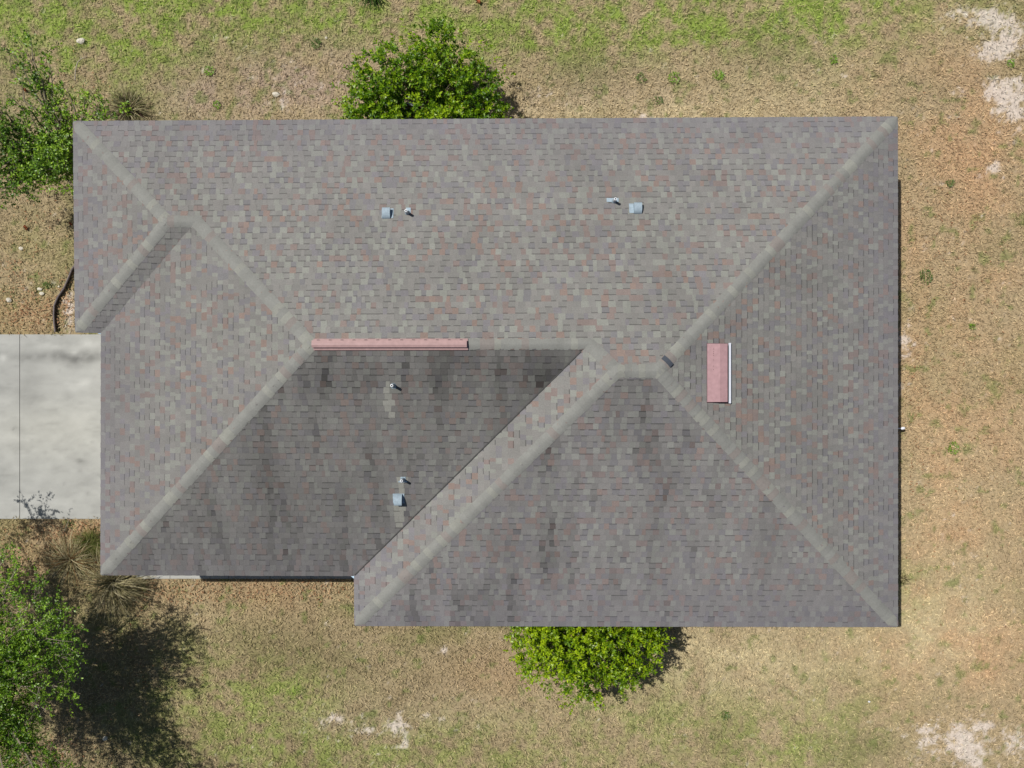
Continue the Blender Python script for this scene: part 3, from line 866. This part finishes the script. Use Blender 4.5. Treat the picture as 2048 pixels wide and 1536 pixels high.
def bushy_tree(name, label, c, r3, nl, hue, seed, allowed, trunk_xy, lump_r=(.24, .42), hole=None, leafL=(.07, .105), per=46, m=17, group=None, extra=None):
    g = np.random.default_rng(seed); c = np.array(c); r3 = np.array(r3)
    root = empty(name, (trunk_xy[0], trunk_xy[1], 0), label, 'tree', group)
    lumps = []
    tries = 0
    while len(lumps) < nl and tries < 6000:
        tries += 1
        d = g.normal(0, 1, 3); d /= np.linalg.norm(d); d[2] = abs(d[2]) if g.uniform() < .8 else d[2]
        rr = g.uniform(.35, .86); p = c + d * r3 * rr
        if hole is not None and math.hypot(p[0] - hole[0], p[1] - hole[1]) < hole[2]: continue
        if any(np.linalg.norm(p - q[0]) < .50 for q in lumps): continue
        lumps.append((p, g.uniform(*lump_r)))
    if extra: lumps += [(np.array(e[:3]), e[3]) for e in extra]
    B = []; A = []; LL = []; HV = []
    for p, R in lumps:
        n_ = int(per * (R / .43) ** 2)
        d = g.normal(0, 1, (n_, 3)); d = norm(d); d[:, 2] = np.where(g.uniform(0, 1, n_) < .6, np.abs(d[:, 2]), d[:, 2])
        outw = norm((p - c)[None, :] / r3 + .001)
        B.append(p + d * R * g.uniform(.5, .9, (n_, 1))); A.append(d + outw * .5 + np.array([0, 0, .35])); LL.append(g.uniform(.12, .24, n_))
        HV.append(np.full(n_, g.uniform(-1, 1)))
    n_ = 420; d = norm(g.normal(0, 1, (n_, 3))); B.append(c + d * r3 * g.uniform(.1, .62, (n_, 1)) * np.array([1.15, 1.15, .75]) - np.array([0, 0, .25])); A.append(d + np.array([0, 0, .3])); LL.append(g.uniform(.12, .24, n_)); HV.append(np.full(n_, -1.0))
    # leading shoots that break the outline
    n_ = int(nl * 1.6); d = g.normal(0, 1, (n_, 3)); d = norm(d); d[:, 2] = np.abs(d[:, 2]) * .5; d = norm(d)
    B.append(c + d * r3 * g.uniform(.86, 1.0, (n_, 1))); A.append(d * np.array([1, 1, .7]) + np.array([0, 0, .4])); LL.append(g.uniform(.22, .42, n_)); HV.append(g.uniform(0, 1, n_))
    B = np.concatenate(B); A = np.concatenate(A); LL = np.concatenate(LL); HV = np.concatenate(HV)
    P, D, Nn, si = shoots(B, A, LL, m)
    ok = allowed(P)
    if hole is not None: ok &= (np.hypot(P[:, 0] - hole[0], (P[:, 1] - hole[1]) * .8) > hole[2] * .75) | (g.uniform(0, 1, len(P)) < .1)
    P, D, Nn, si = P[ok], D[ok], Nn[ok], si[ok]
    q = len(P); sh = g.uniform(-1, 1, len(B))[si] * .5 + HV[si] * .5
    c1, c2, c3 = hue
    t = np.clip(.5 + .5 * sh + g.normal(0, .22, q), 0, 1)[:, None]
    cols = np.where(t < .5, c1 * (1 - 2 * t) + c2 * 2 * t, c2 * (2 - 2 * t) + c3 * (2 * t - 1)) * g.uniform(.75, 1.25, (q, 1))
    od = g.uniform(0, 1, q); cols[od < .01] = lin(190, 180, 90) * .6
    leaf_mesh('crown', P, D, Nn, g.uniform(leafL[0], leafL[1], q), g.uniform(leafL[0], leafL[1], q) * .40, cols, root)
    mb = MB(); tc = Vector((trunk_xy[0], trunk_xy[1], 0))
    fork = Vector((trunk_xy[0], trunk_xy[1], c[2] * .35))
    mb.tube([tc, tc * .5 + fork * .5 + Vector((.03, .01, 0)), fork], [.09, .075, .065], lin(120, 108, 92) * .7, 8)
    for p, R in lumps:
        v_ = Vector(p); md = fork.lerp(v_, .5) + Vector((g.uniform(-.08, .08), g.uniform(-.08, .08), -.06))
        mb.tube([fork, md, v_], [.035, .022, .009], lin(120, 108, 92) * .7, 5)
    mb.build('trunk', M_bark, root)
    return root


HUE1 = (lin(70, 112, 10) * .85, lin(112, 152, 16) * .88, lin(166, 194, 34) * .9)
HUE2 = (lin(84, 122, 10) * .85, lin(126, 160, 16) * .9, lin(176, 200, 30) * .9)
okN = lambda P: ((P[:, 1] > cA[1] + .10) | (P[:, 2] < 2.35)) & (P[:, 1] > yN + .05) & (P[:, 2] > .1)
bushy_tree('citrus_tree', 'broad glossy green round tree against the north eave', (-2.08, 6.85, 1.25), (1.95, 1.62, 1.2), 52, HUE1, 21, okN, (-2.1, 6.7), hole=(W(822, 195, 1.5)[0], W(0, 190, 1.5)[1], .30),
           extra=[(-3.8, 6.08, 1.2, .36), (-3.55, 6.55, 1.3, .4), (-3.4, 7.1, 1.4, .38), (-3.4, 6.15, 1.5, .42), (-1.0, 6.15, 1.5, .45), (-3.05, 6.6, 1.8, .45), (-.55, 6.5, 1.5, .4), (-2.9, 6.1, 1.3, .4), (-1.5, 6.2, 1.7, .4)])
okS = lambda P: ((P[:, 1] < cC[1] - .10) | (P[:, 2] < 2.35)) & (P[:, 1] < yS - .05) & (P[:, 2] > .1)
bushy_tree('round_bush_tree', 'bright yellow-green round tree against the south eave', (1.78, -6.03, 1.25), (1.74, 1.5, 1.2), 50, HUE2, 33, okS, (1.75, -5.95),
           extra=[(3.2, -6.1, 1.3, .4), (2.7, -6.9, 1.3, .38), (.35, -5.9, 1.2, .38), (.55, -5.75, 1.5, .38), (2.9, -5.8, 1.4, .38), (1.7, -5.7, 1.9, .4)])
# pale pad below the first tree
mb = MB(); px0, py0, _ = W(798, 205, .12); mb.box((px0, yN + .02, 0.0), (px0 + .68, py0, .12), lin(196, 202, 206) * .85)
o_ = mb.build('concrete_pad', M_conc); tag(o_, 'small pale concrete pad glimpsed below the broad tree at the north eave', 'pad')


def branchy_tree(name, label, trunk_xy, fork_z, tips, seed, hue, leafL, allowed, twigs=9, m=14, spread=.55, barkc=(150, 140, 122), tl=(.22, .4)):
    """long limbs to each tip, side twigs with small leaves along the outer part of every limb"""
    g = np.random.default_rng(seed); root = empty(name, (trunk_xy[0], trunk_xy[1], 0), label, 'tree')
    bk = lin(*barkc) * .75; mb = MB(); f = Vector((trunk_xy[0], trunk_xy[1], fork_z))
    mb.tube([(trunk_xy[0], trunk_xy[1], -.02), (trunk_xy[0] + .04, trunk_xy[1] + .02, fork_z * .5), f], [.11, .09, .075], bk, 8)
    B = []; A = []; LL = []; HV = []
    for tp in tips:
        p = Vector(tp[:3]); dn = tp[3] if len(tp) > 3 else 1.0
        hv = g.uniform(-1, 1); n_ = 6; pts = []
        for i in range(n_ + 1):
            t = i / n_; q = f.lerp(p, t); q.z += math.sin(t * math.pi) * .18 * (p - f).length * .5
            q += Vector((g.normal(0, .05), g.normal(0, .05), g.normal(0, .03))) * (1 if 0 < i else 0); pts.append(q)
        mb.tube(pts, [.035 * (1 - i / n_) + .006 for i in range(n_ + 1)], bk, 5)
        for k in range(int(twigs * dn)):
            t = g.uniform(.35, 1.0); i = min(int(t * n_), n_ - 1); q = pts[i].lerp(pts[i + 1], t * n_ - i)
            d = (p - f).normalized() * .7 + Vector((g.normal(0, .7), g.normal(0, .7), g.normal(0.05, .35)))
            d.normalize(); ln = g.uniform(.25, 1) * spread
            e = q + d * ln; mb.tube([q, q.lerp(e, .5) + Vector((0, 0, .02)), e], [.008, .005, .003], bk, 4, False)
            ns = 4
            for s_ in range(ns):
                bq = q.lerp(e, (s_ + .6) / ns) ; B.append(bq); ad = d + Vector((g.normal(0, .6), g.normal(0, .6), g.normal(.1, .4))); A.append(ad); LL.append(g.uniform(*tl)); HV.append(hv)
    B = np.array([tuple(b) for b in B]); A = np.array([tuple(b) for b in A]); LL = np.array(LL); HV = np.array(HV)
    P, D, Nn, si = shoots(B, A, LL, m); ok = allowed(P); P, D, Nn, si = P[ok], D[ok], Nn[ok], si[ok]; q = len(P)
    t = np.clip(.5 + .3 * HV[si] + g.normal(0, .25, q), 0, 1)[:, None]; c1, c2, c3 = hue
    cols = np.where(t < .5, c1 * (1 - 2 * t) + c2 * 2 * t, c2 * (2 - 2 * t) + c3 * (2 * t - 1)) * g.uniform(.75, 1.25, (q, 1))
    leaf_mesh('crown', P, D, Nn, g.uniform(leafL[0], leafL[1], q), g.uniform(leafL[0], leafL[1], q) * .5, cols, root)
    mb.build('trunk', M_bark, root)
    return root


HUE3 = (lin(66, 104, 26) * .82, lin(108, 150, 36) * .88, lin(162, 198, 60) * .92)
g = np.random.default_rng(5); tips = []
for i in range(66):
    a = g.uniform(0, 2 * math.pi); r = math.sqrt(g.uniform(.04, 1)); z = 3.2 + 1.25 * math.sqrt(max(0, 1 - r * r)) * g.uniform(.1, 1) - .7 * r * g.uniform(0, 1)
    tips.append((-12.0 + 2.25 * r * math.cos(a), -6.35 + 2.1 * r * math.sin(a), z, 1.0))
for px_, py_, z in [(150, 1210, 2.9), (160, 1260, 3.0), (182, 1385, 3.0), (120, 1420, 3.1), (90, 1480, 3.1), (150, 1310, 3.1), (60, 1140, 2.9), (100, 1180, 2.8), (50, 1500, 3.2), (30, 1110, 2.6)]:
    x, y, z = W(px_ - 22, py_, z); tips.append((x, y, z, 1.1))
tips += [(-13.5, -2.25, 3.0, 1.3), (-13.9, -2.1, 3.0, .9), (-14.3, -2.6, 3.1, .9), (-13.4, -2.9, 3.0, 1.2), (-13.0, -2.6, 3.0, .9), (-13.5, -3.6, 3.0, 1.2), (-14.1, -4.0, 3.4, 1.4)]
tips += [(-12.6, -8.3, 3.6, 1.5), (-11.8, -8.7, 3.6, 1.5), (-13.4, -7.6, 3.8, 1.5), (-13.6, -8.6, 3.8, 1.5), (-12.2, -7.8, 4.0, 1.4), (-14.1, -6.6, 3.8, 1.5), (-14.3, -3.9, 3.2, 1.4), (-14.6, -4.8, 3.2, 1.4), (-14.9, -3.2, 3.2, 1.3), (-11.6, -9.5, 3.8, 1.5), (-12.8, -9.6, 3.8, 1.5), (-10.6, -9.8, 3.6, 1.4)]
tips += [(-13.1, -4.3, 2.8, 1.3), (-12.4, -4.0, 2.4, 1.1), (-13.5, -4.9, 3.0, 1.2)]
tips += [(-10.5, -8.9, 3.2, 1.4), (-9.95, -8.95, 3.2, 1.5), (-9.6, -9.1, 3.1, 1.4), (-11.1, -9.0, 3.4, 1.4), (-9.2, -9.2, 3.0, 1.2), (-10.2, -9.4, 3.4, 1.4)]
for px_, py_, z in [(110, 1590, 4.0), (40, 1600, 4.0)]:
    tips.append((*W(px_, py_, z), 1.3))
branchy_tree('elm_tree', 'large small-leaved green tree at the lower left edge casting a wide shadow', (-12.3, -6.5), 1.7, tips, 51, HUE3, (.04, .066), lambda P: P[:, 2] > .3, twigs=16, m=15, spread=.64)

HUE4 = (lin(74, 112, 34) * .82, lin(116, 156, 44) * .88, lin(166, 200, 62) * .92)
tips = []
for px_, py_, z, dn in [(52, 105, 2.2, .7), (75, 150, 2.2, .9), (25, 190, 2.0, .6), (105, 185, 1.7, .5), (60, 240, 2.0, .5), (118, 235, 1.9, .8), (165, 225, 2.0, .8), (210, 228, 1.9, .9), (236, 220, 1.7, .6),
                        (85, 305, 2.1, 1.3), (118, 330, 2.2, 1.4), (110, 285, 2.0, 1.2), (60, 345, 1.9, 1.1), (15, 300, 2.0, 1.0), (-20, 280, 2.3, 1.5), (-40, 240, 2.4, 1.6), (-30, 330, 2.3, 1.6), (-70, 330, 2.6, 1.8), (-50, 200, 2.5, 1.0), (-100, 260, 2.6, 1.8), (-110, 340, 2.6, 1.6), (85, 105, 2.0, .5), (20, 140, 2.1, .6), (135, 200, 1.8, .6), (185, 190, 1.7, .4), (230, 238, 1.8, .8), (60, 80, 2.4, .8), (30, 110, 2.3, .8), (95, 140, 2.2, .7), (140, 180, 2.0, .7), (-60, 380, 2.4, 1.6), (-20, 390, 2.3, 1.5), (-90, 200, 2.6, 1.4), (140, 375, 1.9, 1.3), (20, 345, 2.0, 1.4), (50, 360, 1.8, 1.3), (105, 350, 2.0, 1.3), (5, 250, 2.1, 1.2), (40, 300, 2.1, 1.2), (75, 335, 2.2, 1.2), (70, 275, 2.0, 1.0), (120, 300, 2.1, 1.2), (160, 232, 1.9, .8), (200, 215, 1.8, .6), (95, 360, 1.9, .8), (130, 268, 1.6, .9), (40, 262, 1.6, .6), (-60, 290, 2.5, 1.2), (20, 340, 2.0, 1.0)]:
    tips.append((*W(px_, py_, z), dn))
okJ = lambda P: ((P[:, 0] < cA[0] - .02) | (P[:, 1] > cA[1] + .03) | (P[:, 2] < 2.2)) & (P[:, 2] > .2) & ~((P[:, 0] > cA[0] + .4) & (P[:, 1] < yN + .05))
branchy_tree('young_tree', 'thin open-branched young tree beside the north-west roof corner', (-10.75, 5.55), .7, tips, 57, HUE4, (.055, .085), okJ, twigs=11, m=9, spread=.5, tl=(.14, .28))


# ornamental grasses
def grass_clump(name, label, x, y, n, Lr, hue, seed, z0=0.0, bias=None, rise=1.0, w=.009, group=None, cat='ornamental grass', core=None):
    g = np.random.default_rng(seed); root_v = []; fc = []; cs_ = []
    K = 6
    for i in range(n):
        a = g.uniform(0, 2 * math.pi) if bias is None or g.uniform() < .5 else g.normal(bias, .8)
        L = g.uniform(*Lr); b = np.array([x + g.normal(0, .05), y + g.normal(0, .05), z0]); th = g.uniform(.5, 1.35) * rise
        cur = g.uniform(.9, 2.1); d = np.array([math.cos(a), math.sin(a)]); p = b.copy(); s_ = np.array([-d[1], d[0], 0]) * w * g.uniform(.5, 1.2); ta = g.normal(0, .25)
        col = hue[g.integers(0, len(hue))] * g.uniform(.7, 1.25)
        i0 = len(root_v)
        for k in range(K + 1):
            t = k / K; wd = 1 - t * .85
            root_v.append(p - s_ * wd); root_v.append(p + s_ * wd); cs_ += [col * (.8 + .3 * t)] * 2
            e_ = th - cur * t; aa = a + ta * t
            p = p + np.array([math.cos(aa) * math.cos(e_), math.sin(aa) * math.cos(e_), math.sin(e_)]) * L / K
            p[2] = max(p[2], .03)
        for k in range(K): fc.append([i0 + 2 * k, i0 + 2 * k + 1, i0 + 2 * k + 3, i0 + 2 * k + 2])
    me = fast_mesh(name, np.array(root_v), np.array(fc), np.array(cs_))
    o = link(name, me, M_blade); tag(o, label, cat, group)
    return o


GH = [lin(168, 160, 120) * .85, lin(150, 144, 100) * .85, lin(192, 182, 146) * .85, lin(140, 128, 96) * .8]
x, y, _ = W(232, 1160); grass_clump('ornamental_grass', 'long arching grass clump fanning out below the garage corner', x, y, 520, (.8, 1.25), GH, 71, bias=-.5, group=None)
x, y, _ = W(150, 1118); grass_clump('ornamental_grass', 'tan grass clump with a reddish centre left of the garage corner', x, y, 560, (.5, .95), GH + [lin(140, 104, 66) * .7], 72)
x, y, _ = W(185, 1085); grass_clump('ornamental_grass', 'low green grass clump between the driveway and the tan grass clumps', x, y, 420, (.3, .6), [lin(96, 112, 48) * .7, lin(120, 126, 70) * .7, lin(140, 134, 84) * .7], 73)
x, y, _ = W(262, 222); grass_clump('ornamental_grass', 'tan-green grass clump with a dark red heart at the north eave', x, y, 460, (.35, .75), GH + [lin(110, 124, 62) * .7, lin(90, 60, 52) * .6], 74, bias=2.0)


def weed(label, px, py, r, seed, hue=None, n=None):
    g = np.random.default_rng(seed); x, y, _ = W(px, py); n = n or int(90 * (r / .15) ** 2 + 30)
    a = g.uniform(0, 6.28, n); rr = r * np.sqrt(g.uniform(0, 1, n)) * (.6 + .6 * vnoise(a * 1.2, a * 0, seed))
    P = np.stack([x + rr * np.cos(a), y + rr * np.sin(a), g.uniform(.02, .07, n)], 1); a2 = a + g.normal(0, 1, n)
    D = np.stack([np.cos(a2), np.sin(a2), g.uniform(.1, .8, n)], 1); Nn = np.array([0, 0, 1.0]) + .3 * g.normal(0, 1, (n, 3))
    hue = hue if hue is not None else lin(124, 164, 52) * .95
    o = leaf_mesh('weed', P, D, Nn, g.uniform(.035, .07, n), g.uniform(.012, .024, n), hue[None] * g.uniform(.6, 1.3, (n, 1)), None)
    return tag(o, label, 'weed', 'green weeds in the lawn')


dk = lin(104, 132, 62) * .85
for lb, px, py, r, s_, h in [('bright green weed in the tan lawn beside the middle of the east eave', 1904, 896, .15, 1, None),
                      ('broken-edged bright weed above the north eave, right of the paler round one', 1438, 152, .16, 2, None),
                      ('rounded weed above the north eave, between two others in a row', 1347, 155, .14, 3, None),
                      ('small dull green weed at the left end of the row above the north eave', 1282, 157, .12, 4, dk),
                      ('small dark weed just above the north eave, below the row of three', 1318, 202, .1, 5, dk),
                      ('bright green weed among the white sand patches at the upper right', 2019, 128, .1, 6, None),
                      ('spreading dark weed near the east eave, level with the upper roof', 1850, 553, .17, 7, dk),
                      ('tiny bright weed in the east lawn above the long dark weed', 1943, 653, .07, 8, None),
                      ('round bright weed in the bare ground right of the young tree', 419, 143, .13, 9, None),
                      ('small weed by the north eave between the bare patch and the tall grass', 435, 210, .1, 10, None),
                      ('dark weed above the left part of the round tree', 632, 88, .15, 11, dk),
                      ('small green weed in the lawn right of the south tree shadow', 1450, 1428, .12, 12, dk),
                      ('thin green tuft beside the east wall at mid height', 1897, 367, .1, 13, dk),
                      ('pale green weed in the lawn above the north-east roof corner', 1666, 120, .1, 14, None),
                      ('small green weed in the bed beside the rocks west of the house', 95, 570, .07, 15, dk)]:
    weed(lb, px, py, r, s_, h)


# dark shrub tip at the upper edge
okA = lambda P: P[:, 2] > .05
x, y, _ = W(735, -36, .6)
grass_clump('strap_leaf_plant', 'dark green strap-leaved plant at the upper edge of the lawn', x, y, 90, (.35, .6), [lin(62, 92, 34) * .6, lin(86, 120, 40) * .6], 76, w=.022, cat='plant')


# rocks
def rock(label, px, py, r, seed, col=(214, 208, 192), name='rock', flat=.6, z=0):
    g = np.random.default_rng(seed); x, y, _ = W(px, py); K, R_ = 10, 6; V = []; mb = MB()
    for i in range(R_ + 1):
        t = math.pi * i / R_
        for j in range(K):
            a = 2 * math.pi * j / K; q = .72 + .5 * float(vnoise(np.array([math.cos(a) * 1.6 * math.sin(t) + seed * 3.1]), np.array([math.sin(a) * 1.6 * math.sin(t) + math.cos(t) * 1.3]), seed)[0]) + g.uniform(-.06, .06)
            V.append((x + r * q * math.sin(t) * math.cos(a), y + r * q * math.sin(t) * math.sin(a) * .8, max(-.01, r * flat * (.55 + q * math.cos(t)) * .9)))
    qs = [[i * K + j, (i + 1) * K + j, (i + 1) * K + (j + 1) % K, i * K + (j + 1) % K] for i in range(R_) for j in range(K)]
    mb.obj_pts(V, qs, lin(*col) * .85); o = mb.build(name, M_rock)
    return o


for lb, px, py, r, s_ in [('pale rock on green grass above the young tree', 163, 83, .11, 1), ('pale rock on bare ground right of the tall grass clump', 553, 190, .10, 2),
                      ('small pale rock alone in the lawn west of the house', 43, 497, .062, 3), ('upper of two touching pale rocks beside the black edging', 81, 578, .066, 4),
                      ('lower of two touching pale rocks beside the black edging', 85, 587, .066, 5), ('pale rock near the left edge just above the driveway', 19, 600, .075, 6),
                      ('pale rock lying in the big tree shadow at the lower left', 211, 1476, .075, 7), ('small round pale stone in the lawn left of the round tree', 653, 76, .045, 8),
                      ('small whitish stone in bare soil just above the driveway edge', 118, 573, .03, 12)]:
    tag(rock(lb, px, py, r, s_), lb, 'rock', 'pale rocks on the lawn')
for lb, px, py, r, s_ in [('curled orange dead leaf in the lawn left of the roof', 54, 456, .07, 21), ('curled orange dead leaf under the thin young tree', 52, 181, .06, 22),
                          ('orange dead leaf against the west eave near the tree shadow', 144, 449, .05, 23), ('reddish brown curled leaf at the top edge of the lawn', 957, 4, .09, 24)]:
    g = np.random.default_rng(s_); x, y, _ = W(px, py); mb = MB(); K = 7
    for k in range(3):
        a0 = g.uniform(0, 6.28); pts = []
        for i in range(K + 1):
            t = i / K; wd = math.sin(t * math.pi) ** .7 * r * .42
            cx, cy = x + (t - .5) * r * 1.8 * math.cos(a0), y + (t - .5) * r * 1.8 * math.sin(a0); z = .05 + .05 * math.sin(t * 5 + k)
            pts.append(((cx - math.sin(a0) * wd, cy + math.cos(a0) * wd, z + .02), (cx, cy, z), (cx + math.sin(a0) * wd, cy - math.cos(a0) * wd, z + .025)))
        for i in range(K):
            for q in (0, 1): mb.poly([pts[i][q], pts[i][q + 1], pts[i + 1][q + 1], pts[i + 1][q]], lin(196, 118, 80) * g.uniform(.5, .8))
    tag(mb.build('dead_leaf', M_blade), lb, 'leaf', 'curled dead leaves')

x, y, _ = W(1806, 1160); grass_clump('dry_seedling', 'small dark twiggy plant at the foot of the east wall near its lower end', x, y, 46, (.12, .24), [lin(90, 74, 58) * .7, lin(104, 96, 60) * .7], 78, w=.006, cat='plant')
o_ = rock('', 1738, 1403, .032, 13, (226, 228, 232)); tag(o_, 'tiny white stone in the lawn below the south-east roof corner', 'rock', 'pale rocks on the lawn')
# fallen branch, stick, landscape edging
mb = MB(); pts = [W(150, 160, .05), W(151, 140, .06), W(155, 125, .08), W(162, 118, .1), W(174, 112, .12)]
mb.tube(pts, [.012, .014, .014, .012, .006], lin(178, 168, 152) * .8, 6); mb.tube([pts[3], W(162, 110, .12)], [.009, .004], lin(178, 168, 152) * .8, 5)
tag(mb.build('fallen_branch', M_bark), 'bare grey fallen branch on the grass below the highest rock', 'branch')
mb = MB(); mb.tube([W(128, 1066, .03), W(133, 1052, .1), W(138, 1039, .16)], [.016, .014, .012], lin(150, 142, 118) * .7, 6)
tag(mb.build('stick', M_bark), 'short thick stick leaning at the lower driveway edge', 'stick')
mb = MB(); pts = []
ctrl = [(162, 520), (148, 540), (140, 560), (132, 578), (120, 595), (113, 612), (112, 630), (113, 648), (115, 664)]
for i in range(len(ctrl) - 1):
    for k in range(4): t = k / 4; pts.append((ctrl[i][0] * (1 - t) + ctrl[i + 1][0] * t, ctrl[i][1] * (1 - t) + ctrl[i + 1][1] * t))
pts.append(ctrl[-1]); P3 = [Vector(W(a, b, 0)) for a, b in pts]
for i in range(len(P3) - 1):
    p, q = P3[i], P3[i + 1]; d = (q - p).normalized(); s_ = Vector((-d.y, d.x, 0)) * .018
    q2 = [p - s_, q - s_, q + s_, p + s_]; z1 = Vector((0, 0, .11))
    c_ = lin(52, 48, 52) * .8
    mb.poly([x_ + z1 for x_ in q2], c_); mb.poly([q2[0], q2[1], q2[1] + z1, q2[0] + z1], c_); mb.poly([q2[3], q2[2], q2[2] + z1, q2[3] + z1][::-1], c_)
mb.tube([p_ + Vector((0, 0, .11)) for p_ in P3], .021, lin(120, 110, 112) * .6, 8)
tag(mb.build('landscape_edging', M_plastic), 'curved black plastic edging strip between driveway and roof corner', 'edging')
